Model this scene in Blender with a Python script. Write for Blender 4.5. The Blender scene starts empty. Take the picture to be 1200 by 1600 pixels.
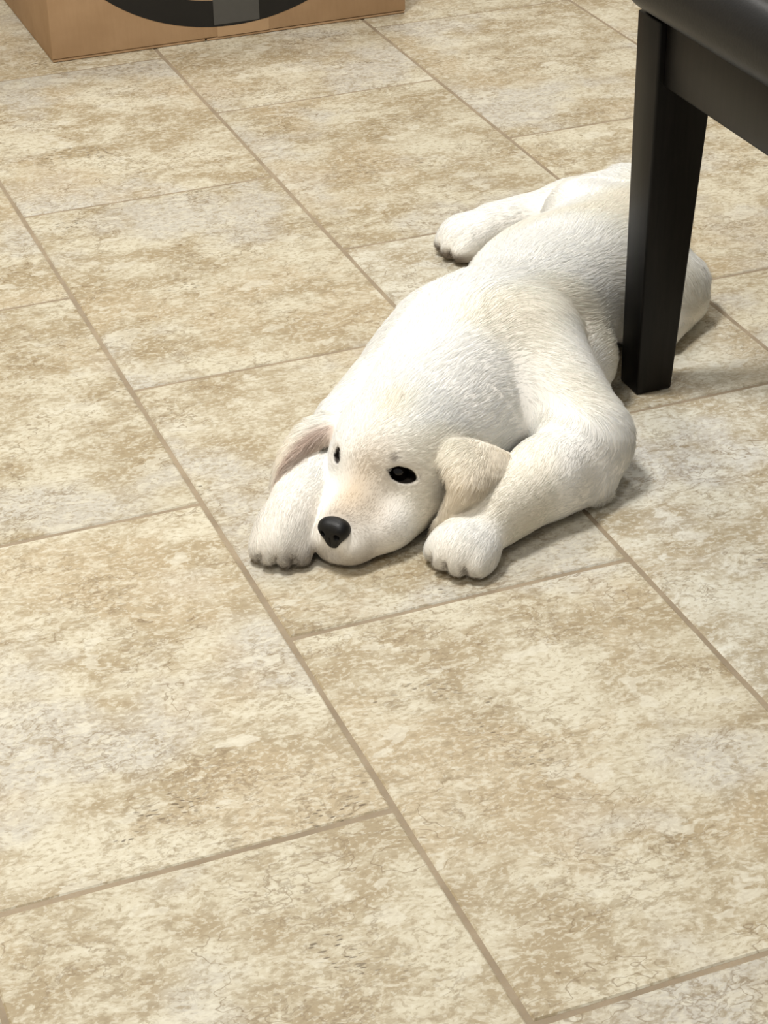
import bpy, bmesh, math
import numpy as np
from mathutils import Matrix, Vector

# ------------------------------------------------------------------ camera
scene = bpy.context.scene
COL = scene.collection
CAM_H = 1.2831
PITCH, ROLL, FPX = 0.547267, -0.0181517, 3302.23
YAW = 0.3683127                     # direction of the tile courses
cp, sp, cr, sr = math.cos(PITCH), math.sin(PITCH), math.cos(ROLL), math.sin(ROLL)
Fv = Vector((0, cp, -sp)); Uv = Vector((0, sp, cp)); Rv = Vector((1, 0, 0))
rv = Rv * cr + Uv * sr; uv_ = Uv * cr - Rv * sr
cam_data = bpy.data.cameras.new('camera')
cam = bpy.data.objects.new('camera', cam_data); COL.objects.link(cam)
m = Matrix.Identity(4)
for i in range(3):
    m[i][0] = rv[i]; m[i][1] = uv_[i]; m[i][2] = -Fv[i]
m[0][3], m[1][3], m[2][3] = 0, 0, CAM_H
cam.matrix_world = m
cam_data.sensor_fit = 'VERTICAL'; cam_data.sensor_height = 24.0
cam_data.lens = FPX / 1600 * 24.0
cam_data.clip_start = 0.05
scene.camera = cam

# ------------------------------------------------------------------ light and exposure
vs = scene.view_settings
vs.view_transform = 'Standard'; vs.look = 'None'; vs.gamma = 1.0; vs.use_curve_mapping = False
vs.exposure = 0.0
w = bpy.data.worlds.new('room_light'); scene.world = w; w.use_nodes = True
bg = w.node_tree.nodes['Background']
bg.inputs[0].default_value = (1.0, 0.97, 0.92, 1); bg.inputs[1].default_value = 0.30

def ceiling_lamp(name, loc, size, power, col):
    d = bpy.data.lights.new(name, 'AREA'); d.shape = 'DISK'; d.size = size
    d.energy = power; d.color = col
    o = bpy.data.objects.new(name, d); COL.objects.link(o); o.location = loc
    return o
LAMP = (1.0, 0.978, 0.932)
ceiling_lamp('ceiling_light', (-0.60, 2.30, 2.66), 0.55, 67, LAMP)
ceiling_lamp('ceiling_light', (-0.45, 0.50, 2.66), 0.55, 18, LAMP)
ceiling_lamp('ceiling_light', (0.10, 4.50, 2.66), 0.55, 28, LAMP)
scene.cycles.max_bounces = 4; scene.cycles.diffuse_bounces = 3; scene.cycles.glossy_bounces = 2
scene.cycles.transmission_bounces = 4

# ------------------------------------------------------------------ helpers
def sl(r, g, b):
    f = lambda c: (c / 255) / 12.92 if c <= 10.3 else (((c / 255) + 0.055) / 1.055) ** 2.4
    return (f(r), f(g), f(b), 1.0)

class NT:
    def __init__(self, name):
        self.mat = bpy.data.materials.new(name); self.mat.use_nodes = True
        self.t = self.mat.node_tree; self.bsdf = self.t.nodes['Principled BSDF']
    def n(self, typ, **kw):
        nd = self.t.nodes.new(typ)
        ins = kw.pop('ins', {})
        for k, v in kw.items(): setattr(nd, k, v)
        for k, v in ins.items():
            s = nd.inputs[k]
            if isinstance(v, bpy.types.NodeSocket): self.t.links.new(v, s)
            else: s.default_value = v
        return nd
    def link(self, a, b): self.t.links.new(a, b)
    def math(self, op, a, b=0.0, clamp=False):
        return self.n('ShaderNodeMath', operation=op, use_clamp=clamp, ins={0: a, 1: b}).outputs[0]
    def ramp(self, v, lo, hi):
        return self.n('ShaderNodeMapRange', interpolation_type='SMOOTHSTEP', ins={0: v, 1: lo, 2: hi, 3: 0.0, 4: 1.0}).outputs[0]
    def mix(self, f, a, b, mode='MIX'):
        nd = self.n('ShaderNodeMix', data_type='RGBA', blend_type=mode)
        for s, v in ((nd.inputs[0], f), (nd.inputs[6], a), (nd.inputs[7], b)):
            if isinstance(v, bpy.types.NodeSocket): self.t.links.new(v, s)
            else: s.default_value = v
        return nd.outputs[2]
    def noise(self, vec, scale, detail=4, rough=.55, dist=0.0):
        return self.n('ShaderNodeTexNoise', ins={'Vector': vec, 'Scale': scale, 'Detail': detail, 'Roughness': rough, 'Distortion': dist}).outputs[0]

def mesh_obj(name, bm, mat, parent=None, smooth=False):
    me = bpy.data.meshes.new(name); bm.to_mesh(me); bm.free()
    if mat: me.materials.append(mat)
    if smooth: me.polygons.foreach_set('use_smooth', [True] * len(me.polygons))
    o = bpy.data.objects.new(name, me); COL.objects.link(o)
    if parent: o.parent = parent
    return o

def tag(o, label=None, cat=None, kind=None, group=None):
    if label: o['label'] = label
    if cat: o['category'] = cat
    if kind: o['kind'] = kind
    if group: o['group'] = group
    return o

def bevel_box(bm, lo, hi, b=0.0, seg=2):
    r = bmesh.ops.create_cube(bm, size=1.0)
    c = [(a + d) / 2 for a, d in zip(lo, hi)]; s = [d - a for a, d in zip(lo, hi)]
    for v in r['verts']:
        v.co = Vector((c[0] + v.co.x * s[0], c[1] + v.co.y * s[1], c[2] + v.co.z * s[2]))
    if b:
        es = list({e for v in r['verts'] for e in v.link_edges})
        bmesh.ops.bevel(bm, geom=es, offset=b, segments=seg, affect='EDGES', profile=0.5)

# ------------------------------------------------------------------ floor: grout bed and travertine tiles
TL, TW = 0.6096, 0.4064
CX, CY = -0.568909, -1.153596
cy_, sy_ = math.cos(YAW), math.sin(YAW)
def grid(u, v):
    gx = u - CX; gy = v - CY
    return (cy_ * gx - sy_ * gy, sy_ * gx + cy_ * gy)

def travertine():
    N = NT('travertine')
    tc = N.n('ShaderNodeTexCoord').outputs['Object']
    oi = N.n('ShaderNodeObjectInfo')
    rnd = oi.outputs['Random']
    off = N.n('ShaderNodeCombineXYZ', ins={0: N.math('MULTIPLY', rnd, 37.0), 1: N.math('MULTIPLY', rnd, 91.0), 2: N.math('MULTIPLY', rnd, 13.0)}).outputs[0]
    p = N.n('ShaderNodeVectorMath', operation='ADD', ins={0: tc, 1: off}).outputs[0]
    def n2(vec, scale, detail, rough, colour=False):
        nd = N.n('ShaderNodeTexNoise', noise_dimensions='2D', ins={'Vector': vec, 'Scale': scale, 'Detail': detail, 'Roughness': rough})
        return nd.outputs['Color'] if colour else nd.outputs[0]
    def split(c): return N.n('ShaderNodeSeparateColor', ins={0: c}).outputs
    # a shared warp makes every layer wander; strata stretched a little across the tile
    wv = N.n('ShaderNodeVectorMath', operation='SUBTRACT', ins={0: n2(p, 14, 3, .6, True), 1: (.5, .5, .5)}).outputs[0]
    wv = N.n('ShaderNodeVectorMath', operation='SCALE', ins={0: wv, 'Scale': .020}).outputs[0]
    pw = N.n('ShaderNodeVectorMath', operation='ADD', ins={0: p, 1: wv}).outputs[0]
    ps = N.n('ShaderNodeMapping', ins={'Vector': pw, 'Scale': (0.70, 1.1, 1.0), 'Rotation': (0, 0, 0.15)}).outputs[0]
    low = split(n2(p, 3.0, 4, .6, True)); low2 = split(n2(p, 7.5, 3, .55, True))
    mid = n2(ps, 10, 5, .68)
    fine = n2(ps, 62, 3, .62)
    vfine = n2(ps, 190, 2, .6)
    base = N.mix(N.ramp(mid, .36, .64), sl(184, 167, 137), sl(227, 219, 198))
    base = N.mix(N.math('MULTIPLY', N.ramp(low[0], .50, .64), .85), base, sl(213, 208, 199))
    base = N.mix(N.math('MULTIPLY', N.ramp(low[1], .53, .66), .6), base, sl(202, 183, 152))
    # crisp grains, light and dark
    base = N.mix(N.math('MULTIPLY', N.ramp(fine, .55, .62), .45), base, sl(235, 228, 209))
    base = N.mix(N.math('MULTIPLY', N.math('MULTIPLY', N.ramp(fine, .44, .38), .55), N.ramp(low2[2], .38, .58)), base, sl(172, 156, 128))
    base = N.mix(N.math('MULTIPLY', N.ramp(vfine, .56, .64), .42), base, sl(241, 236, 221))
    base = N.mix(N.math('MULTIPLY', N.ramp(vfine, .43, .36), .45), base, sl(168, 151, 122))
    # pale patches with sharp rims
    wp = n2(ps, 15, 4, .6)
    base = N.mix(N.math('MULTIPLY', N.ramp(wp, .645, .67), .5), base, sl(241, 236, 221))
    # thin wandering seams
    def seam(scale, width, seed):
        q = N.n('ShaderNodeMapping', ins={'Vector': ps, 'Location': (seed, seed * .7, 0)}).outputs[0]
        a = N.math('ABSOLUTE', N.math('SUBTRACT', n2(q, scale, 4, .62), .5))
        return N.ramp(a, width, 0.0)
    s1 = N.math('MULTIPLY', seam(8, .008, 3.1), N.ramp(low2[0], .50, .60))
    s2 = N.math('MULTIPLY', seam(26, .030, 8.3), N.ramp(low2[1], .47, .60))
    seams = N.math('MAXIMUM', s1, N.math('MULTIPLY', s2, .8))
    base = N.mix(N.math('MULTIPLY', seams, .62), base, sl(132, 110, 80))
    # small dark pits in clusters
    vo = N.n('ShaderNodeTexVoronoi', voronoi_dimensions='2D', ins={'Vector': N.n('ShaderNodeMapping', ins={'Vector': ps, 'Scale': (.7, 1.4, 1)}).outputs[0], 'Scale': 110.0, 'Randomness': 1.0}).outputs['Distance']
    pit = N.math('MULTIPLY', N.ramp(vo, .22, .10), N.math('MULTIPLY', N.ramp(low2[2], .60, .68), N.ramp(low[2], .52, .62)))
    base = N.mix(N.math('MULTIPLY', pit, .75), base, sl(84, 68, 48))
    base = N.mix(1.0, base, oi.outputs['Color'], 'MULTIPLY')
    N.link(base, N.bsdf.inputs['Base Color'])
    rough = N.math('ADD', .42, N.math('MULTIPLY', mid, .22))
    N.link(rough, N.bsdf.inputs['Roughness'])
    N.bsdf.inputs['Specular IOR Level'].default_value = 0.35
    bmp = N.n('ShaderNodeBump', ins={'Strength': .2, 'Distance': .001, 'Height': n2(p, 70, 2, .6)})
    N.link(bmp.outputs[0], N.bsdf.inputs['Normal'])
    return N.mat

def grout_mat():
    N = NT('grout')
    tc = N.n('ShaderNodeTexCoord').outputs['Object']
    a = N.noise(tc, 14, 5, .6); b = N.noise(tc, 300, 3, .6)
    c = N.mix(N.ramp(a, .3, .7), sl(138, 124, 104), sl(160, 145, 123))
    c = N.mix(N.math('MULTIPLY', N.ramp(b, .4, .7), .3), c, sl(150, 128, 98))
    N.link(c, N.bsdf.inputs['Base Color']); N.bsdf.inputs['Roughness'].default_value = .9
    N.link(N.n('ShaderNodeBump', ins={'Strength': .3, 'Distance': .001, 'Height': b}).outputs[0], N.bsdf.inputs['Normal'])
    return N.mat

M_TILE = travertine(); M_GROUT = grout_mat()
bm = bmesh.new(); bevel_box(bm, (-2.32, -3.02, -0.04), (2.32, 3.32, -0.0016))
floor = mesh_obj('floor', bm, M_GROUT)
floor.location = (0.0, 2.6, 0.0); floor.rotation_euler = (0, 0, YAW)
tag(floor, 'beige travertine tile floor with tan grout joints', None, 'structure')
bpy.context.view_layer.update()
GR = 0.0047
def tile_mesh(seed):
    rng = np.random.default_rng(seed)
    hw, hl = (TW - GR) / 2, (TL - GR) / 2
    bm = bmesh.new()
    # slightly worn outline: a few points on each side, pulled in by parts of a millimetre
    ring = []
    for (x0, y0, x1, y1) in ((-hw, -hl, hw, -hl), (hw, -hl, hw, hl), (hw, hl, -hw, hl), (-hw, hl, -hw, -hl)):
        for k in range(8):
            t = k / 8.0
            x, y = x0 + (x1 - x0) * t, y0 + (y1 - y0) * t
            j = rng.uniform(0, .0011) if k else .0012
            ring.append((x - math.copysign(j, x) if abs(x) > hw * .99 else x, y - math.copysign(j, y) if abs(y) > hl * .99 else y))
    tops, mids, bots = [], [], []
    for x, y in ring:
        f = .0018
        tx = x - math.copysign(f, x) if abs(x) > hw * .98 else x
        ty = y - math.copysign(f, y) if abs(y) > hl * .98 else y
        tops.append(bm.verts.new((tx, ty, 0))); mids.append(bm.verts.new((x, y, -.0014))); bots.append(bm.verts.new((x, y, -.0100)))
    n = len(ring)
    bm.faces.new(tops)
    for i in range(n):
        j = (i + 1) % n
        bm.faces.new((mids[i], mids[j], tops[j], tops[i])); bm.faces.new((bots[i], bots[j], mids[j], mids[i]))
    me = bpy.data.meshes.new('tile'); bm.to_mesh(me); bm.free(); me.materials.append(M_TILE)
    return me
tile_meshes = [tile_mesh(s) for s in range(4)]
rngt = np.random.default_rng(11)
finv = floor.matrix_world.inverted()
TONE = {(1, 0): (.82, .845, .88), (1, 1): (.77, .785, .80)}      # cooler stones in the lot
for ci in range(-6, 8):
    voff = 0.5 if ci % 2 else 0.0          # every other course is shifted by half a tile
    for k in range(-4, 9):
        x, y = grid((ci + .5) * TW, (k + voff + .5) * TL)
        q_ = finv @ Vector((x, y, 0))
        if not (-2.0 < q_.x < 2.0 and -2.6 < q_.y < 2.9): continue
        o = bpy.data.objects.new('tile', tile_meshes[int(rngt.integers(4))]); COL.objects.link(o)
        o.parent = floor
        flip = math.pi if rngt.random() < .5 else 0.0
        o.matrix_parent_inverse = Matrix.Identity(4)
        o.location = finv @ Vector((x, y, rngt.uniform(-.0004, 0)))
        o.rotation_euler = (0, 0, flip)
        t = rngt.uniform(.725, .80); g = rngt.uniform(0, 1)
        o.color = (t, t * (.998 - .006 * g), t * (.98 - .035 * g), 1)
        if (ci, k) in TONE: o.color = TONE[(ci, k)] + (1,)

# ------------------------------------------------------------------ the room around (outside the picture, it bounces the lamp light)
def paint(name, col):
    N = NT(name)
    tc = N.n('ShaderNodeTexCoord').outputs['Object']
    a = N.noise(tc, 40, 4, .6); b = N.noise(tc, 3, 2, .5)
    N.link(N.mix(b, col, tuple(c * .95 for c in col[:3]) + (1,)), N.bsdf.inputs['Base Color'])
    N.bsdf.inputs['Roughness'].default_value = .8
    N.link(N.n('ShaderNodeBump', ins={'Strength': .1, 'Distance': .002, 'Height': a}).outputs[0], N.bsdf.inputs['Normal'])
    return N.mat
M_WALL = paint('wall_paint', sl(226, 219, 204)); M_CEIL = paint('ceiling_paint', sl(240, 238, 232)); M_BASE = paint('baseboard_paint', sl(238, 236, 230))
def shell(name, lo, hi, mat, label):
    bm = bmesh.new(); bevel_box(bm, lo, hi)
    o = mesh_obj(name, bm, mat); o.location = floor.location; o.rotation_euler = floor.rotation_euler
    tag(o, label, None, 'structure')
shell('wall_back', (-2.3, 3.2, -.04), (2.3, 3.3, 2.7), M_WALL, 'plain painted wall behind the cardboard box')
shell('wall_left', (-2.3, -2.9, -.04), (-2.2, 3.2, 2.7), M_WALL, 'plain painted wall on the left')
shell('wall_right', (2.2, -2.9, -.04), (2.3, 3.2, 2.7), M_WALL, 'plain painted wall on the right')
shell('baseboard_back', (-2.2, 3.186, -.001), (2.2, 3.2, .1), M_BASE, 'white painted baseboard along the back wall')
shell('baseboard_left', (-2.2, -2.9, -.001), (-2.186, 3.186, .1), M_BASE, 'white painted baseboard along the left wall')
shell('baseboard_right', (2.186, -2.9, -.001), (2.2, 3.186, .1), M_BASE, 'white painted baseboard along the right wall')

# ------------------------------------------------------------------ cardboard box
def cardboard():
    N = NT('cardboard')
    tc = N.n('ShaderNodeTexCoord').outputs['Object']
    q = N.n('ShaderNodeMapping', ins={'Vector': tc, 'Scale': (1, 1, .15)}).outputs[0]
    a = N.noise(tc, 7, 4, .6); b = N.noise(q, 160, 3, .6)
    c = N.mix(N.ramp(a, .3, .7), sl(166, 134, 100), sl(180, 148, 114))
    c = N.mix(N.math('MULTIPLY', N.ramp(b, .4, .7), .12), c, sl(150, 116, 80))
    N.link(c, N.bsdf.inputs['Base Color']); N.bsdf.inputs['Roughness'].default_value = .75
    N.link(N.n('ShaderNodeBump', ins={'Strength': .12, 'Distance': .001, 'Height': b}).outputs[0], N.bsdf.inputs['Normal'])
    return N.mat
def plain(name, col, rough=.6, spec=.5, noise_amt=.12, scale=60):
    N = NT(name)
    tc = N.n('ShaderNodeTexCoord').outputs['Object']
    a = N.noise(tc, scale, 4, .6)
    dark = tuple(c * (1 - noise_amt) for c in col[:3]) + (1,)
    N.link(N.mix(a, dark, col), N.bsdf.inputs['Base Color'])
    N.bsdf.inputs['Roughness'].default_value = rough
    N.bsdf.inputs['Specular IOR Level'].default_value = spec
    return N.mat
M_CARD = cardboard()
M_CARD_DARK = plain('cardboard_edge', sl(92, 66, 42), .85)
M_INK = plain('black_ink', sl(22, 21, 20), .55, .4)
M_PATCH = plain('grey_label', sl(84, 83, 80), .65, .3)
M_TAPE = plain('packing_tape', sl(184, 152, 117), .45, .4)
BW, BD, BH = 0.686, 0.46, 0.58
box = bpy.data.objects.new('cardboard_box', None); COL.objects.link(box)
box.location = (-0.582, 3.681, 0.0); box.rotation_euler = (0, 0, YAW)
tag(box, 'brown cardboard box with a black printed ring, on the floor behind the puppy', 'box')
T = .004
def panel(name, lo, hi, mat=M_CARD, b=.0015, parent=None):
    bm = bmesh.new(); bevel_box(bm, lo, hi, b, 2)
    return mesh_obj(name, bm, mat, parent or box, b > 0)
panel('side_panel', (0, 0, .006), (BW, T, BH))
panel('side_panel', (0, BD - T, .006), (BW, BD, BH))
panel('side_panel', (0, T, .006), (T, BD - T, BH))
panel('side_panel', (BW - T, T, .006), (BW, BD - T, BH))
panel('bottom_flap', (.001, .0015, .0005), (BW * .42, BD - .002, .0052), M_CARD, .001)
panel('bottom_flap', (BW * .425, .001, .0005), (BW - .001, BD - .002, .0048), M_CARD, .001)
panel('bottom_liner', (.004, .005, .0045), (BW - .004, BD - .005, .0075), M_CARD_DARK, 0)
panel('top_flap', (0, 0, BH), (BW, BD / 2 - .001, BH + T))
panel('top_flap', (0, BD / 2 + .001, BH), (BW, BD, BH + T))
# printed ring on the front
def ring_print(cx, cz, ro, rz, ri, riz, y, a0, a1, n, mat, name, cz2=None):
    bm = bmesh.new(); prev = None
    cz2 = cz if cz2 is None else cz2
    for i in range(n + 1):
        a = a0 + (a1 - a0) * i / n
        o = bm.verts.new((cx + ro * math.cos(a), y, cz + rz * math.sin(a)))
        p_ = bm.verts.new((cx + ri * math.cos(a), y, cz2 + riz * math.sin(a)))
        if prev: bm.faces.new((prev[0], o, p_, prev[1]))
        prev = (o, p_)
    ex = bmesh.ops.extrude_face_region(bm, geom=bm.faces[:])
    for v in ex['geom']:
        if isinstance(v, bmesh.types.BMVert): v.co.y += .0006
    bmesh.ops.recalc_face_normals(bm, faces=bm.faces)
    return mesh_obj(name, bm, mat, box)
RING = dict(cx=.342, cz=.299, ro=.338, rz=.275, ri=.290, riz=.226)
ring = ring_print(RING['cx'], RING['cz'], RING['ro'], RING['rz'], RING['ri'], RING['riz'], -.0006, math.pi * .5, math.pi * 2.5, 96, M_INK, 'printed_ring')
ring['label'] = 'black printed ring'
lab = panel('label_patch', (.306, -.0011, .029), (.394, -.0004, .078), M_PATCH, 0)
lab['label'] = 'dark grey rectangular label on the ring'
panel('tape_strip', (.312, -.0004, .006), (.412, .0002, .028), M_TAPE, 0)

# ------------------------------------------------------------------ bench
def dark_wood():
    N = NT('espresso_wood')
    tc = N.n('ShaderNodeTexCoord').outputs['Object']
    q = N.n('ShaderNodeMapping', ins={'Vector': tc, 'Scale': (6, 6, .6)}).outputs[0]
    a = N.noise(q, 22, 6, .65, .4)
    c = N.mix(N.ramp(a, .35, .7), sl(4, 4, 4), sl(17, 14, 13))
    N.link(c, N.bsdf.inputs['Base Color'])
    N.bsdf.inputs['Roughness'].default_value = .38
    N.bsdf.inputs['Specular IOR Level'].default_value = .22
    N.link(N.n('ShaderNodeBump', ins={'Strength': .08, 'Distance': .0006, 'Height': a}).outputs[0], N.bsdf.inputs['Normal'])
    return N.mat
def leather():
    N = NT('black_leather')
    tc = N.n('ShaderNodeTexCoord').outputs['Object']
    v = N.n('ShaderNodeTexVoronoi', ins={'Vector': tc, 'Scale': 260.0}).outputs['Distance']
    N.link(N.mix(v, sl(10, 10, 11), sl(18, 18, 19)), N.bsdf.inputs['Base Color'])
    N.bsdf.inputs['Roughness'].default_value = .42; N.bsdf.inputs['Specular IOR Level'].default_value = .3
    N.link(N.n('ShaderNodeBump', ins={'Strength': .12, 'Distance': .0006, 'Height': v}).outputs[0], N.bsdf.inputs['Normal'])
    return N.mat
M_WOOD = dark_wood(); M_LEA = leather()
# bench frame: local +x = across the bench (away to the right), local -y = along it towards the viewer
bench = bpy.data.objects.new('bench', None); COL.objects.link(bench)
bench.location = (0.3085, 2.423, 0.0); bench.rotation_euler = (0, 0, YAW)
tag(bench, 'dark wood bench with black padded leather seat, beside the puppy', 'bench')
BL, BWD = 0.86, 0.38
LEG_H = 0.492
def leg(x, y, dx, dy):
    # x,y outer corner; dx,dy signs pointing to the inside of the bench; inner faces taper
    bm = bmesh.new()
    def ringv(z, wx, wy):
        return [(x, y), (x + dx * wx, y), (x + dx * wx, y + dy * wy), (x, y + dy * wy)], z
    secs = [ringv(0, .050, .046), ringv(.41, .076, .056), ringv(LEG_H, .076, .056)]
    rows = [[bm.verts.new((px, py, z)) for px, py in pts] for pts, z in secs]
    for a, b in zip(rows, rows[1:]):
        for i in range(4):
            j = (i + 1) % 4; bm.faces.new((a[i], a[j], b[j], b[i]))
    bm.faces.new(rows[0][::-1]); bm.faces.new(rows[-1])
    bmesh.ops.recalc_face_normals(bm, faces=bm.faces)
    bmesh.ops.bevel(bm, geom=[e for e in bm.edges if not all(abs(v.co.z - .41) < 1e-5 for v in e.verts)], offset=.003, segments=2, affect='EDGES', profile=.5)
    return mesh_obj('leg', bm, M_WOOD, bench, True)
leg(0, 0, 1, -1); leg(BWD, 0, -1, -1); leg(0, -BL, 1, 1); leg(BWD, -BL, -1, 1)
def bpart(name, lo, hi, mat, b, seg=2):
    bm = bmesh.new(); bevel_box(bm, lo, hi, b, seg)
    return mesh_obj(name, bm, mat, bench, True)
AZ0, AZ1 = .414, .492
bpart('apron', (.008, -BL + .058, AZ0), (.028, -.0562, AZ1), M_WOOD, .003)
bpart('apron', (BWD - .028, -BL + .058, AZ0), (BWD - .008, -.0562, AZ1), M_WOOD, .003)
bpart('apron', (.0765, -.030, AZ0), (BWD - .0765, -.010, AZ1), M_WOOD, .003)
bpart('apron', (.0765, -BL + .010, AZ0), (BWD - .0765, -BL + .030, AZ1), M_WOOD, .003)
# padded seat: rounded, domed cushion
bm = bmesh.new()
bevel_box(bm, (-.020, -BL - .020, LEG_H + .0005), (BWD + .020, .020, LEG_H + .080), .034, 8)
for v in bm.verts:
    if v.co.z > LEG_H + .06:
        fx = 1 - ((v.co.x - BWD / 2) / (BWD / 2 + .02)) ** 2; v.co.z += .012 * max(fx, 0)
seat = mesh_obj('seat_cushion', bm, M_LEA, bench, True)
# ------------------------------------------------------------------ the puppy
# body frame: O on the floor under the back of the head, AL towards the tail, LF towards the dog's far side
O = np.array([.04, 2.19, 0]); AL = np.array([.546, .838, 0]); LF = np.array([-.838, .546, 0]); ZZ = np.array([0, 0, 1.])
def B(a, l, z): return O + AL * a + LF * l + ZZ * z
# head frame: origin between the eyes on the floor, HF towards the nose, HR towards the near side
EO = np.array([-.009, 2.070, 0]); hy = math.radians(30)
HF = np.array([-math.sin(hy), -math.cos(hy), 0]); HR = np.array([math.cos(hy), -math.sin(hy), 0])
def Hd(a, b, z): return EO + HF * a + HR * b + ZZ * z
def to_head(P):
    q = P - EO
    return q @ HF, q @ HR, q[:, 2]

def nrm(v):
    v = np.asarray(v, float); return v / max(np.linalg.norm(v), 1e-9)

prims = []
def cone(p, q, r1, r2, k, flow=None, ln=.012, reg='body'):
    p, q = np.array(p, float), np.array(q, float)
    prims.append(dict(t='cone', p=p, q=q, r1=r1, r2=r2, k=k, flow=nrm(q - p) if flow is None else nrm(flow), ln=ln, reg=reg,
                      lo=np.minimum(p - r1, q - r2), hi=np.maximum(p + r1, q + r2)))
def ell(c, ax, r, k, flow, ln=.012, reg='body'):
    c = np.array(c, float); A = np.array([nrm(a) for a in ax]); r = np.array(r, float)
    e = np.sqrt(((A * r[:, None]) ** 2).sum(0))
    prims.append(dict(t='ell', c=c, A=A, r=r, k=k, flow=nrm(flow), ln=ln, reg=reg, lo=c - e, hi=c + e))
def tri(a, b, c, th, k, flow, ln=.012, reg='ear'):
    a, b, c = (np.array(v, float) for v in (a, b, c))
    prims.append(dict(t='tri', a=a, b=b, c=c, th=th, k=k, flow=nrm(flow), ln=ln, reg=reg,
                      lo=np.minimum(np.minimum(a, b), c) - th, hi=np.maximum(np.maximum(a, b), c) + th))
def axes(fwd, up=(0, 0, 1)):
    f = nrm(fwd); s = nrm(np.cross(up, f)); u = np.cross(f, s); return (f, s, u)

BODY = (AL, LF, ZZ); HEAD = (HF, HR, ZZ)
TAILW = nrm(AL + np.array([0, 0, -.15]))
# --- trunk
ell(B(.17, .004, .088), BODY, (.135, .096, .086), .03, TAILW, .025)
ell(B(.30, .006, .090), BODY, (.150, .094, .088), .05, TAILW, .025)
ell(B(.44, .014, .084), BODY, (.140, .096, .083), .05, TAILW, .025)
ell(B(.56, .020, .072), BODY, (.115, .084, .072), .05, TAILW, .025)
ell(B(.64, .034, .058), BODY, (.065, .062, .056), .05, TAILW, .025)
ell(B(.258, -.072, .053), BODY, (.070, .050, .053), .03, TAILW, .016)
# --- neck
cone(B(.16, 0, .105), Hd(-.07, 0, .082), .082, .064, .05, TAILW, .016, 'neck')
cone(B(.10, .03, .075), Hd(-.06, -.02, .06), .070, .055, .04, TAILW, .016, 'neck')
cone(B(.10, -.05, .070), Hd(-.07, .035, .06), .060, .045, .04, TAILW, .016, 'neck')
# --- near shoulder and fore leg
ELB = np.array([.245, 2.170, .048])
cone(B(.17, -.060, .112), ELB + [-.006, .008, .012], .062, .050, .035, [.45, .1, -.6], .015, 'leg')
fd = nrm([-.70, -.71, 0])
cone(ELB, [.190, 2.104, .044], .046, .045, .03, fd, .012, 'leg')
cone([.190, 2.104, .044], [.126, 2.040, .036], .045, .039, .02, fd, .010, 'leg')
ell([.240, 2.126, .022], axes(fd), (.030, .026, .022), .03, [.5, -.2, -.5], .024, 'leg')
gaps = []
def paw(c, d, k0=.02, s=1.0, reg='paw'):
    c = np.array(c, float); d = nrm(d); sd = np.cross([0, 0, 1.], d)
    ell(c, axes(d), (.041 * s, .037 * s, .028 * s), k0, d, .010, reg)
    tips = []
    for o, f in ((-.0275, .009), (-.0100, .019), (.0100, .019), (.0275, .009)):
        dd = nrm(d + sd * o * 8)
        tc_ = c + d * f * s + sd * o * s; tc_[2] = .0165 * s
        ell(tc_, axes(dd), (.026 * s, .0132 * s, .0190 * s), .012, dd + np.array([0, 0, -.3]), .009, reg)
        tips.append((tc_ + dd * .0200 * s, dd))
    for o in (-.0195, 0, .0195):
        gd = nrm(d + sd * o * 8); gc = c + d * (.041 if o == 0 else .035) * s + sd * o * 1.08 * s; gc[2] = .013
        gaps.append((gc, axes(gd), (.007 * s, .0014, .008 * s), .003))
    return tips
RP_D = nrm([-.60, -.80, 0])
rtips = paw([.0930, 1.996, .026], RP_D, .022, 1.0)
# --- far shoulder and fore leg (lies close along the head)
cone(B(.15, .065, .100), [-.035, 2.235, .045], .058, .045, .035, [-.5, -.1, -.6], .015, 'leg')
cone([-.040, 2.205, .040], [-.088, 2.105, .038], .040, .036, .03, [-.35, -.93, 0], .010, 'leg')
cone([-.088, 2.105, .038], [-.106, 2.036, .033], .036, .032, .02, [-.3, -.95, 0], .009, 'leg')
LP_D = nrm([-.22, -.975, 0])
ltips = paw([-.1130, 2.020, .027], LP_D, .02, .88)
# --- near hind leg folded beside the hip
ell(B(.500, -.062, .050), axes(nrm(AL * .95 - LF * .25)), (.100, .050, .050), .035, [.25, -.2, -.8], .018, 'leg')
cone(B(.45, -.085, .033), B(.54, -.095, .028), .032, .028, .02, AL, .012, 'leg')
cone(B(.54, -.095, .026), B(.45, -.106, .020), .022, .020, .012, -AL, .010, 'leg')
# --- far hind leg stretched sideways
ell(B(.435, .092, .064), BODY, (.140, .068, .068), .04, [.5, .3, -.5], .020, 'leg')
HOCK = B(.700, .165, .048)
ell(B(.60, .085, .070), axes(nrm(AL * .6 + LF * .5)), (.115, .065, .064), .035, [.1, .6, -.6], .018, 'leg')
cone(B(.69, .075, .075), HOCK, .060, .040, .03, [-.6, .3, -.3], .018, 'leg')
cone(HOCK, [.170, 2.842, .038], .040, .032, .025, [-.95, -.2, -.1], .012, 'leg')
HP_D = nrm([-.93, -.34, 0])
htips = paw([.130, 2.826, .031], HP_D, .02, 1.05)
# --- head
ell(Hd(-.058, 0, .076), HEAD, (.080, .069, .062), .03, -HF, .010, 'head')
ell(Hd(-.022, 0, .084), HEAD, (.050, .052, .044), .02, -HF, .008, 'head')
ell(Hd(-.030, .040, .045), HEAD, (.052, .032, .042), .02, -HF, .009, 'head')
ell(Hd(-.030, -.040, .045), HEAD, (.052, .032, .042), .02, -HF, .009, 'head')
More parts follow.
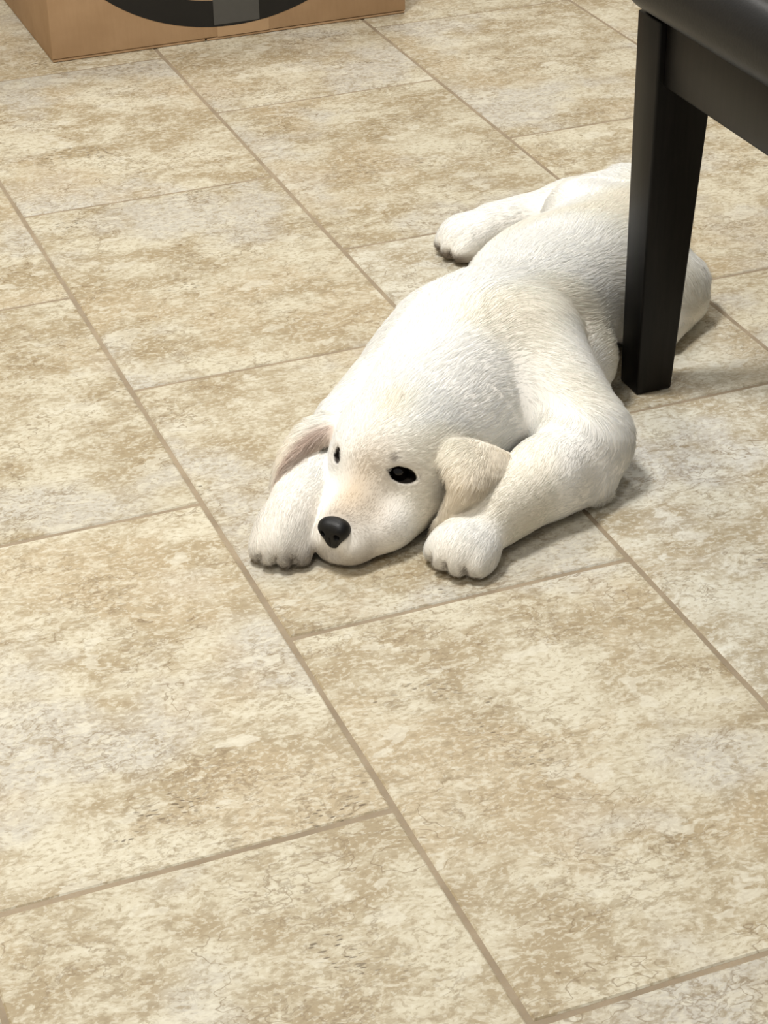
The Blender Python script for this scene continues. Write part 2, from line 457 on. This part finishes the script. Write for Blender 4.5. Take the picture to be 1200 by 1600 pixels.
# muzzle
cone(Hd(-.005, 0, .056), Hd(.070, 0, .042), .036, .024, .02, -HF, .005, 'muzzle')
ell(Hd(.056, .017, .026), HEAD, (.045, .023, .027), .014, [0, 0, -1], .005, 'muzzle')
ell(Hd(.056, -.017, .026), HEAD, (.045, .023, .027), .014, [0, 0, -1], .005, 'muzzle')
ell(Hd(.018, .036, .028), HEAD, (.044, .025, .029), .018, -HF, .006, 'muzzle')
ell(Hd(.018, -.034, .028), HEAD, (.044, .022, .029), .018, -HF, .006, 'muzzle')
ell(Hd(.063, 0, .012), HEAD, (.036, .026, .014), .012, -HF, .004, 'muzzle')
# --- ears (soft flaps)
def patch(rows, th, k, flow, ln, nu=9, nv=7):
    """a smooth flap through a 4 x 3 net of points"""
    R_ = np.array(rows, float)
    def lag(xs, x):
        return np.array([np.prod([(x - xs[m_]) / (xs[i] - xs[m_]) for m_ in range(len(xs)) if m_ != i]) for i in range(len(xs))])
    bu = [lag([0, 1 / 3, 2 / 3, 1], t) for t in np.linspace(0, 1, nu)]
    bv = [lag([0, .5, 1], t) for t in np.linspace(0, 1, nv)]
    G = np.array([[np.einsum('i,j,ijk->k', a_, b_, R_) for b_ in bv] for a_ in bu])
    T_ = []
    for a_ in range(nu - 1):
        for b_ in range(nv - 1):
            t_ = th * (1 - .25 * (a_ / nu))
            T_.append((G[a_, b_], G[a_ + 1, b_], G[a_, b_ + 1], t_)); T_.append((G[a_ + 1, b_], G[a_ + 1, b_ + 1], G[a_, b_ + 1], t_))
    prims.append(dict(t='patch', tris=T_, k=k, flow=nrm(G[-1].mean(0) - G[0].mean(0)), ln=ln, reg='ear',
                      lo=G.min((0, 1)) - th, hi=G.max((0, 1)) + th))
patch([[[0.0663, 2.0722, 0.101], [0.0955, 2.0814, 0.106], [0.1463, 2.0987, 0.075]], [[0.0717, 2.0433, 0.091], [0.0998, 2.032, 0.097], [0.1384, 2.0634, 0.072]], [[0.0741, 2.0295, 0.07], [0.0926, 2.0105, 0.076], [0.1185, 2.0404, 0.06]], [[0.0547, 2.034, 0.017], [0.0622, 2.0385, 0.026], [0.0724, 2.0423, 0.032]]], .0044, .005, None, .016)
patch([[[-0.0492, 2.1506, 0.104], [-0.0513, 2.1304, 0.1], [-0.056, 2.1219, 0.088]], [[-0.0836, 2.1511, 0.096], [-0.0808, 2.1206, 0.096], [-0.0767, 2.1153, 0.082]], [[-0.1108, 2.1201, 0.08], [-0.1049, 2.0956, 0.082], [-0.0986, 2.0975, 0.074]], [[-0.1265, 2.0887, 0.05], [-0.1233, 2.0852, 0.052], [-0.1186, 2.0981, 0.052]]], .0038, .004, None, .021)

EYE_R = Hd(-.002, .0275, .0830); EYE_L = Hd(-.002, -.0265, .0860)
EYE_RAD = .0150
carves = []   # (centre, axes, radii, k)
for c, s in ((EYE_R, 1), (EYE_L, -1)):
    out = nrm(HF * .66 + HR * s * .70 + ZZ * .28)
    side = nrm(np.cross(out, ZZ)) * s
    side = nrm(side + ZZ * .50); up = np.cross(side, out) * s
    carves.append((c + out * .010, (side, nrm(np.cross(out, side)), out), (.0176 if s > 0 else .0092, .0100 if s > 0 else .0104, .018), .004))
    if s > 0: OUT_R = out
    else: OUT_L = out

sockets = carves[-2:]
def sd_prim(pr, P):
    if pr['t'] == 'cone':
        ab = pr['q'] - pr['p']; L2 = ab @ ab
        t = np.clip(((P - pr['p']) @ ab) / L2, 0, 1)
        d = P - (pr['p'] + t[..., None] * ab)
        return np.sqrt((d * d).sum(-1)) - (pr['r1'] + (pr['r2'] - pr['r1']) * t)
    if pr['t'] == 'ell':
        q = ((P - pr['c']) @ pr['A'].T) / pr['r']
        k0 = np.sqrt((q * q).sum(-1)); k1 = np.sqrt(((q / pr['r']) ** 2).sum(-1))
        return k0 * (k0 - 1) / np.maximum(k1, 1e-6)
    if pr['t'] == 'patch':
        d = None
        for a, b, c, th in pr['tris']:
            e = sd_prim(dict(t='tri', a=a, b=b, c=c, th=th), P)
            d = e if d is None else np.minimum(d, e)
        return d
    a, b, c = pr['a'], pr['b'], pr['c']
    n = np.cross(b - a, a - c); n = n / np.linalg.norm(n)
    def edge(p0, p1):
        e = p1 - p0; w_ = P - p0
        t = np.clip((w_ @ e) / (e @ e), 0, 1); d = w_ - t[..., None] * e
        return (d * d).sum(-1), (w_ @ np.cross(e, n))
    d0, s0 = edge(a, b); d1, s1 = edge(b, c); d2, s2 = edge(c, a)
    inside = ((np.sign(s0) + np.sign(s1) + np.sign(s2)) >= 2.5) | ((np.sign(s0) + np.sign(s1) + np.sign(s2)) <= -2.5)
    pl = ((P - a) @ n) ** 2
    return np.sqrt(np.where(inside, pl, np.minimum(np.minimum(d0, d1), d2))) - pr['th']

def smin(a, b, k):
    h = np.clip(.5 + .5 * (b - a) / k, 0, 1)
    return b + (a - b) * h - k * h * (1 - h)

def surface_nets(D, lo, h):
    S = D < 0
    nx, ny, nz = D.shape
    c = [S[i:nx - 1 + i, j:ny - 1 + j, k:nz - 1 + k] for i in (0, 1) for j in (0, 1) for k in (0, 1)]
    cnt = sum(x.astype(np.int8) for x in c)
    act = (cnt > 0) & (cnt < 8)
    I = np.argwhere(act)
    idx = -np.ones(act.shape, np.int32); idx[act] = np.arange(len(I))
    offs = np.array([(i, j, k) for i in (0, 1) for j in (0, 1) for k in (0, 1)])
    V = np.stack([D[I[:, 0] + o[0], I[:, 1] + o[1], I[:, 2] + o[2]] for o in offs], 1)
    acc = np.zeros((len(I), 3)); n = np.zeros(len(I))
    for e0 in range(8):
        for e1 in range(e0 + 1, 8):
            if np.abs(offs[e0] - offs[e1]).sum() != 1: continue
            a, b = V[:, e0], V[:, e1]; m_ = (a < 0) != (b < 0)
            t = np.where(m_, a / np.where(m_, a - b, 1), 0)
            acc += np.where(m_[:, None], offs[e0] + t[:, None] * (offs[e1] - offs[e0]), 0); n += m_
    verts = lo + h * (I + acc / n[:, None])
    F = []
    for ax in range(3):
        sl0 = [slice(None)] * 3; sl1 = [slice(None)] * 3; sl0[ax] = slice(0, -1); sl1[ax] = slice(1, None)
        A, C = S[tuple(sl0)], S[tuple(sl1)]
        E = np.argwhere(A != C); u, v = (ax + 1) % 3, (ax + 2) % 3
        ok = (E[:, u] > 0) & (E[:, v] > 0) & (E[:, u] < D.shape[u] - 1) & (E[:, v] < D.shape[v] - 1); E = E[ok]
        def cid(du, dv):
            q = E.copy(); q[:, u] -= du; q[:, v] -= dv
            return idx[q[:, 0], q[:, 1], q[:, 2]]
        quad = np.stack([cid(0, 0), cid(1, 0), cid(1, 1), cid(0, 1)], 1)
        fl = A[E[:, 0], E[:, 1], E[:, 2]]
        quad[~fl] = quad[~fl][:, ::-1]
        F.append(quad)
    return verts, np.concatenate(F)

def build_sdf(prims, carves, h, pad=.012, floor_k=.008):
    lo = np.min([p['lo'] for p in prims], 0) - pad; hi = np.max([p['hi'] for p in prims], 0) + pad
    lo[2] = -.006
    n = np.ceil((hi - lo) / h).astype(int) + 1
    D = np.full(n, .05, np.float32)
    ax = [lo[i] + h * np.arange(n[i]) for i in range(3)]
    def sub(plo, phi, mrg):
        i0 = np.maximum(((plo - mrg - lo) / h).astype(int), 0); i1 = np.minimum(((phi + mrg - lo) / h).astype(int) + 2, n)
        s = tuple(slice(a, b) for a, b in zip(i0, i1))
        G = np.stack(np.meshgrid(ax[0][s[0]], ax[1][s[1]], ax[2][s[2]], indexing='ij'), -1)
        return s, G
    # trunk and head grow together; limbs join them softly at the shoulder and hip but stay distinct beside the head
    D2 = np.full(n, .05, np.float32)
    for pr in prims:
        s, G = sub(pr['lo'], pr['hi'], pr['k'] + .006)
        d = sd_prim(pr, G)
        if pr['reg'] in ('leg', 'paw'): D2[s] = smin(D2[s], d, pr['k'])
        elif pr['reg'] != 'ear': D[s] = smin(D[s], d, pr['k'])
    if (D2 < .04).any():
        al = ((ax[0][:, None] - O[0]) * AL[0] + (ax[1][None, :] - O[1]) * AL[1])[:, :, None]
        t = np.clip((al + .01) / .11, 0, 1); kf = .003 + .029 * t * t * (3 - 2 * t)
        D = smin(D, D2, kf.astype(np.float32))
    for pr in prims:
        if pr['reg'] == 'ear':
            s, G = sub(pr['lo'], pr['hi'], pr['k'] + .006)
            D[s] = smin(D[s], sd_prim(pr, G), pr['k'])
    for c, A, r, k in carves:
        e = max(r)
        s, G = sub(c - e, c + e, k + .005)
        q = sd_prim(dict(t='ell', c=c, A=np.array(A), r=np.array(r)), G)
        D[s] = -smin(-D[s], q, k)
    Z = ax[2][None, None, :]
    D = -smin(-D, np.broadcast_to(Z - .0012, D.shape), floor_k)
    return surface_nets(D, lo, h)

def np_mesh(name, V, F):
    me = bpy.data.meshes.new(name)
    me.vertices.add(len(V)); me.vertices.foreach_set('co', V.astype(np.float32).ravel())
    me.loops.add(F.size); me.loops.foreach_set('vertex_index', F.astype(np.int32).ravel())
    me.polygons.add(len(F)); me.polygons.foreach_set('loop_start', np.arange(0, F.size, F.shape[1], dtype=np.int32))
    me.polygons.foreach_set('use_smooth', np.ones(len(F), bool))
    me.update(); me.validate()
    return me

def vnormals(V, F):
    n = np.cross(V[F[:, 2]] - V[F[:, 0]], V[F[:, 3]] - V[F[:, 1]])
    N_ = np.zeros_like(V)
    for k in range(4): np.add.at(N_, F[:, k], n)
    return N_ / np.maximum(np.linalg.norm(N_, axis=1, keepdims=True), 1e-12)

# smooth pseudo-noise for colour and fur variation
_r = np.random.default_rng(5)
_W = [( _r.normal(size=3), _r.uniform(0, 6.28)) for _ in range(10)]
def wav(P, scale, s=0):
    o = np.zeros(len(P))
    for i in range(5):
        d, ph = _W[(i + s) % 10]
        o += np.sin(P @ (d * scale) + ph + s)
    return o / 2.6

def sstep(x, a, b):
    t = np.clip((x - a) / (b - a), 0, 1); return t * t * (3 - 2 * t)

C_WHITE = np.array(sl(252, 249, 243)[:3]); C_CREAM = np.array(sl(240, 226, 196)[:3]); C_TAN = np.array(sl(196, 170, 132)[:3])
C_EAR = np.array(sl(243, 231, 211)[:3]); C_EARIN = np.array(sl(188, 162, 148)[:3]); C_DARK = np.array(sl(26, 22, 20)[:3]); C_PAD = np.array(sl(104, 86, 68)[:3]); C_GREY = np.array(sl(120, 108, 98)[:3])
def coat(P, Nn, reg_w):
    n = len(P)
    c = np.tile(C_WHITE, (n, 1))
    def mixc(f, col):
        nonlocal c
        c = c * (1 - f[:, None]) + col * f[:, None]
    mixc(.35 * sstep(wav(P, 18, 1), .1, 1.0), C_CREAM)
    # a warmer saddle along the back and loin
    q = P - O; al = q @ AL; lf = q @ LF
    mixc(.35 * sstep(al, .38, .52) * sstep(np.abs(lf), .08, .02), C_CREAM)
    a, b, z = to_head(P)
    hd = sstep(a, -.10, -.05)
    mixc(.38 * np.exp(-((a + .035) / .03) ** 2 - (b / .022) ** 2) * (z > .08), C_CREAM)
    # tan bridge of the muzzle
    mixc(.12 * sstep(a, .02, .06), C_TAN)
    mixc(.45 * np.exp(-((a - .080) / .014) ** 2 - (b / .020) ** 2) * sstep(z, .045, .058), C_GREY)
    mixc(.62 * np.exp(-((a - .050) / .034) ** 2 - (b / .022) ** 2) * sstep(z, .040, .055), C_TAN)
    mixc(.30 * np.exp(-((a - .045) / .035) ** 2 - ((b - .022) / .02) ** 2) * sstep(z, .022, .04), C_TAN)
    # greyer whisker bed and chin
    mixc(.5 * sstep(a, .055, .085) * sstep(z, .04, .015) * (np.abs(b) < .045), C_GREY)
    # lip line, mostly contact shadow painted dark where the muzzle meets the floor
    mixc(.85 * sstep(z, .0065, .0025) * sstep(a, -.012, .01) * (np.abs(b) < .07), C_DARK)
    # ears
    mixc(.80 * reg_w['ear'] * sstep(z, .116, .084), C_EAR)
    inn = reg_w['ear'] * sstep(Nn[:, 1], -.1, -.5) * (P[:, 0] < -.03)
    mixc(.8 * inn, C_EARIN)
    # eye rims and the small grey mark above the near eye
    for c_, A_, r_, k_ in sockets:
        q = sd_prim(dict(t='ell', c=c_, A=np.array(A_), r=np.array(r_)), P)
        mixc(.97 * sstep(q, .0024, .0006), C_DARK)
        mixc(.22 * sstep(q, .009, .002), C_GREY)
        # the dark lid runs out into a point at both corners
        q = sd_prim(dict(t='ell', c=c_, A=np.array(A_), r=np.array(r_) * [1.32, .50, 1.0]), P)
        mixc(.95 * sstep(q, .0012, -.0004), C_DARK)
    mk = Hd(.010, .029, .106)
    mixc(.75 * sstep(np.linalg.norm(P - mk, axis=1), .0085, .004), C_GREY)
    # brown pads under the far hind paw
    hp = np.linalg.norm(P - np.array([.108, 2.806, .010]), axis=1)
    mixc(.85 * sstep(hp, .044, .028) * sstep(z, .026, .013), C_PAD)
    # soles and between the toes
    for gc, ga, gr, gk in gaps:
        mixc(.6 * sstep(np.abs(sd_prim(dict(t='ell', c=gc, A=np.array(ga), r=np.array(gr)), P)), .0020, .0004), C_GREY)
    for pc in ([.0925, 2.002, 0], [-.11, 2.022, 0], [.13, 2.826, 0]):
        r_ = np.linalg.norm(P[:, :2] - np.array(pc[:2]), axis=1)
        mixc(.75 * (r_ < .075) * sstep(z, .007, .003) * sstep(Nn[:, 2], .1, -.3), C_GREY)
    return c

dog = bpy.data.objects.new('puppy', None); COL.objects.link(dog)
dog.location = tuple(float(v) for v in B(.25, 0, 0))
tag(dog, 'cream white puppy lying flat on the tiles with its chin down between its paws', 'dog')
bpy.context.view_layer.update()
DINV = Matrix.Translation(-Vector(dog.location))
def dog_child(name, data, mats=()):
    for mm in mats: data.materials.append(mm)
    o = bpy.data.objects.new(name, data); COL.objects.link(o); o.parent = dog
    o.matrix_parent_inverse = DINV
    return o

def coat_mat(name, hair):
    N = NT(name)
    at = N.n('ShaderNodeAttribute', attribute_name='coat').outputs['Color']
    N.t.nodes.remove(N.bsdf)
    out = N.t.nodes['Material Output']
    d = N.n('ShaderNodeBsdfDiffuse', ins={'Color': at})
    if hair:
        geo = N.n('ShaderNodeNewGeometry').outputs['Normal']
        sn = N.n('ShaderNodeAttribute', attribute_name='surface_normal').outputs['Vector']
        sn = N.n('ShaderNodeVectorMath', operation='SCALE', ins={0: sn, 'Scale': 2.2}).outputs[0]
        nn = N.n('ShaderNodeVectorMath', operation='NORMALIZE', ins={0: N.n('ShaderNodeVectorMath', operation='ADD', ins={0: geo, 1: sn}).outputs[0]}).outputs[0]
        N.link(nn, d.inputs['Normal'])
        tr = N.n('ShaderNodeBsdfTranslucent', ins={'Color': at})
        mx = N.n('ShaderNodeMixShader', ins={0: .22, 1: d.outputs[0], 2: tr.outputs[0]})
        gl = N.n('ShaderNodeBsdfAnisotropic', ins={'Color': (1, 1, 1, 1), 'Roughness': .45})
        m2 = N.n('ShaderNodeMixShader', ins={0: .04, 1: mx.outputs[0], 2: gl.outputs[0]})
        N.link(m2.outputs[0], out.inputs[0])
    else:
        tc = N.n('ShaderNodeTexCoord').outputs['Object']
        ns = N.noise(tc, 220, 3, .6)
        N.link(N.n('ShaderNodeBump', ins={'Strength': .3, 'Distance': .001, 'Height': ns}).outputs[0], d.inputs['Normal'])
        N.link(d.outputs[0], out.inputs[0])
    return N.mat

VOX = .0023
V, F = build_sdf(prims, carves + gaps, VOX)
for _ in range(2):      # relax
    acc = np.zeros_like(V); cn = np.zeros(len(V))
    for k in range(4):
        for kk in (1, 3):
            np.add.at(acc, F[:, k], V[F[:, (k + kk) % 4]]); np.add.at(cn, F[:, k], 1)
    V = V * .5 + .5 * acc / cn[:, None]
NV = vnormals(V, F)

# per-vertex region weights, flow and fur length
W = np.zeros((len(V), len(prims)), np.float32)
for i, pr in enumerate(prims):
    nb = ((V > pr['lo'] - .03) & (V < pr['hi'] + .03)).all(1)
    W[nb, i] = np.exp(-np.clip(np.abs(sd_prim(pr, V[nb])), 0, .2) / (.0025 if pr['t'] == 'patch' else .006))
W /= np.maximum(W.sum(1, keepdims=True), 1e-9)
flow = W @ np.array([p['flow'] for p in prims]); flen = W @ np.array([p['ln'] for p in prims])
regs = {r: W[:, [i for i, p in enumerate(prims) if p['reg'] == r]].sum(1) for r in ('ear', 'head', 'muzzle', 'paw', 'leg', 'body', 'neck')}
cols = coat(V, NV, regs)
me = np_mesh('body', V, F)
ca = me.color_attributes.new('coat', 'FLOAT_COLOR', 'POINT')
ca.data.foreach_set('color', np.concatenate([cols, np.ones((len(V), 1))], 1).astype(np.float32).ravel())
M_SKIN = coat_mat('puppy_coat', False); M_FUR = coat_mat('puppy_fur', True)
body = dog_child('body', me, [M_SKIN])

# ---- eyes
def uv_sphere_mesh(name, c, r, seg=32, rings=20):
    bm = bmesh.new(); bmesh.ops.create_uvsphere(bm, u_segments=seg, v_segments=rings, radius=r)
    for v in bm.verts: v.co += Vector(c)
    for f_ in bm.faces: f_.smooth = True
    me = bpy.data.meshes.new(name); bm.to_mesh(me); bm.free(); return me
N = NT('dark_eye'); N.bsdf.inputs['Roughness'].default_value = .06
tc = N.n('ShaderNodeTexCoord').outputs['Object']
N.link(N.mix(N.noise(tc, 90, 3), sl(10, 8, 7), sl(22, 15, 11)), N.bsdf.inputs['Base Color'])
M_EYE = N.mat
for e, o_ in ((EYE_R, OUT_R), (EYE_L, OUT_L)):
    ob = dog_child('eye', uv_sphere_mesh('eye', e - o_ * .0045, EYE_RAD), [M_EYE]); ob['label'] = 'glossy dark eye'

# ---- nose leather
keep = prims; prims = []
NZ = lambda a, b, z: Hd(a, b, z)
ell(NZ(.0910, 0, .0525), HEAD, (.013, .0175, .0100), .006, HF)
ell(NZ(.0940, .0095, .0500), HEAD, (.010, .0090, .0090), .006, HF)
ell(NZ(.0940, -.0095, .0500), HEAD, (.010, .0090, .0090), .006, HF)
ell(NZ(.0950, 0, .0400), HEAD, (.0085, .0105, .0130), .009, HF)
nose_prims, prims = prims, keep
ncarve = [(Hd(.1045, .0090, .0470), HEAD, (.006, .0032, .0036), .002), (Hd(.1045, -.0090, .0470), HEAD, (.006, .0032, .0036), .002),
          (Hd(.1060, 0, .0370), HEAD, (.004, .0009, .010), .001)]
nv, nf = build_sdf(nose_prims, ncarve, .0007, .004)
N = NT('nose_leather'); tc = N.n('ShaderNodeTexCoord').outputs['Object']
vo = N.n('ShaderNodeTexVoronoi', ins={'Vector': tc, 'Scale': 900.0}).outputs['Distance']
N.link(N.mix(vo, sl(8, 7, 7), sl(17, 16, 16)), N.bsdf.inputs['Base Color']); N.bsdf.inputs['Roughness'].default_value = .45; N.bsdf.inputs['Specular IOR Level'].default_value = .3
N.link(N.n('ShaderNodeBump', ins={'Strength': .25, 'Distance': .0004, 'Height': vo}).outputs[0], N.bsdf.inputs['Normal'])
nose = dog_child('nose', np_mesh('nose', nv, nf), [N.mat]); nose['label'] = 'black leathery nose'

# ---- claws
M_CLAW = plain('claw_horn', sl(150, 128, 110), .35, .5, .3, 200)
def claw(p, d, s=1.0):
    p = Vector(p); d = Vector(d).normalized(); bm = bmesh.new(); rows = []
    side = d.cross(Vector((0, 0, 1))).normalized()
    for i in range(6):
        t = i / 5; r = .0026 * s * (1 - t) ** .7 + .0002
        c = p + d * (-.005 + .009 * s * t) + Vector((0, 0, .0015 - .0075 * s * t * t))
        c.z = max(c.z, .0012 + r * .5)
        up = Vector((0, 0, 1))
        rows.append([bm.verts.new(c + side * r * .8 * math.cos(k * math.pi / 4) + up * r * math.sin(k * math.pi / 4)) for k in range(8)])
    for a_, b_ in zip(rows, rows[1:]):
        for k in range(8): bm.faces.new((a_[k], a_[(k + 1) % 8], b_[(k + 1) % 8], b_[k]))
    bm.faces.new(rows[-1]); bm.faces.new(rows[0][::-1])
    bmesh.ops.recalc_face_normals(bm, faces=bm.faces)
    for f_ in bm.faces: f_.smooth = True
    me = bpy.data.meshes.new('claw'); bm.to_mesh(me); bm.free()
    return dog_child('claw', me, [M_CLAW])
for p_, d_ in rtips + ltips + htips:
    q = p_.copy(); q[2] = .0115; claw(q, d_)

# ---- fur: combed strands over the whole coat
def make_fur(count, seed):
    rng = np.random.default_rng(seed)
    P4 = V[F]; ar = .5 * np.linalg.norm(np.cross(P4[:, 2] - P4[:, 0], P4[:, 3] - P4[:, 1]), axis=1)
    fc = P4.mean(1)
    a, b, z = to_head(fc)
    wgt = ar * (1 + 1.2 * (a > -.09)) * (fc[:, 2] > .004)
    for c_, A_, r_, k_ in sockets:
        wgt *= sd_prim(dict(t='ell', c=c_, A=np.array(A_), r=np.array(r_)), fc) > .0022
    wgt *= ~((np.linalg.norm(fc - Hd(.095, 0, .047), axis=1) < .019))
    cum = np.cumsum(wgt); fi = np.searchsorted(cum, rng.random(count) * cum[-1]); fi = np.minimum(fi, len(F) - 1)
    u, v = rng.random(count)[:, None], rng.random(count)[:, None]
    def interp(A):
        q = A[F[fi]]
        if q.ndim == 2: q = q[..., None]
        return (q[:, 0] * (1 - u) + q[:, 1] * u) * (1 - v) + (q[:, 3] * (1 - u) + q[:, 2] * u) * v
    R0 = interp(V); Nn = interp(NV); Nn /= np.linalg.norm(Nn, axis=1, keepdims=True)
    fl = interp(flow); Lg = interp(flen)[:, 0]; cl = interp(cols)
    # wander of the combing direction
    fl = fl / np.maximum(np.linalg.norm(fl, axis=1, keepdims=True), 1e-6)
    fl = fl + .21 * np.stack([wav(R0, 38, 2), wav(R0, 38, 4), wav(R0, 38, 6)], 1) + .10 * rng.normal(size=(count, 3))
    tg = fl - (fl * Nn).sum(1, keepdims=True) * Nn
    tg /= np.maximum(np.linalg.norm(tg, axis=1, keepdims=True), 1e-6)
    Lg = Lg * rng.uniform(.6, 1.15, count) * (1 + .18 * wav(R0, 25, 3))
    K = 5
    T_ = np.linspace(0, 1, K)
    lift = np.radians(rng.normal(13, 4, count) + 12 * np.clip((.012 - Lg) / .008, 0, 1))
    lift = np.clip(lift, .06, 1.0)
    pts = np.zeros((count, K, 3))
    for j, t in enumerate(T_):
        up = np.sin(lift) * (t - .62 * t * t); fw = np.cos(lift) * t + .1 * t * t
        pts[:, j] = R0 - Nn * .0006 + Lg[:, None] * (tg * fw[:, None] + Nn * up[:, None])
    bad = np.zeros(count, bool)
    for c_, A_, r_, k_ in sockets:
        for j in (1, 2, 3, 4): bad |= sd_prim(dict(t='ell', c=c_, A=np.array(A_), r=np.array(r_)), pts[:, j]) < .0008
    R0, Nn, Lg, cl, pts = R0[~bad], Nn[~bad], Lg[~bad], cl[~bad], pts[~bad]
    count = len(R0)
    # clumping
    cell = np.floor((R0 + .0022 * np.stack([wav(R0, 160, 1), wav(R0, 160, 3), wav(R0, 160, 5)], 1)) / .0050).astype(np.int64)
    key = (cell[:, 0] * 4001 + cell[:, 1]) * 4001 + cell[:, 2]
    _, first, inv = np.unique(key, return_index=True, return_inverse=True)
    own = first[inv]
    ok = (Nn * Nn[own]).sum(1) > .6
    st = np.clip((Lg - .007) / .01, 0, 1) * .46 * ok
    for j, t in enumerate(T_):
        g = (st * t ** 1.3)[:, None]
        tgt = pts[own, j]
        pts[:, j] = pts[:, j] * (1 - g) + tgt * g
    pts[:, :, 2] = np.maximum(pts[:, :, 2], .0008)
    hc = bpy.data.hair_curves.new('fur')
    hc.add_curves([K] * count)
    hc.attributes['position'].data.foreach_set('vector', pts.astype(np.float32).ravel())
    rad = hc.attributes.get('radius') or hc.attributes.new('radius', 'FLOAT', 'POINT')
    rr = np.tile(np.array([.00017, .00016, .00014, .00009, .00002]), (count, 1)) * np.clip(Lg / .012, .7, 1.25)[:, None]
    rad.data.foreach_set('value', rr.astype(np.float32).ravel())
    cc = cl * rng.uniform(.95, 1.04, (count, 1)); cc = np.clip(cc * 1.05, 0, .97)
    at = hc.attributes.new('coat', 'FLOAT_COLOR', 'CURVE')
    at.data.foreach_set('color', np.concatenate([cc, np.ones((count, 1))], 1).astype(np.float32).ravel())
    an = hc.attributes.new('surface_normal', 'FLOAT_VECTOR', 'CURVE')
    an.data.foreach_set('vector', Nn.astype(np.float32).ravel())
    o = dog_child('fur', hc, [M_FUR])
    o['kind'] = 'stuff'; o['label'] = 'short soft cream white fur'
    return o
make_fur(260000, 3)
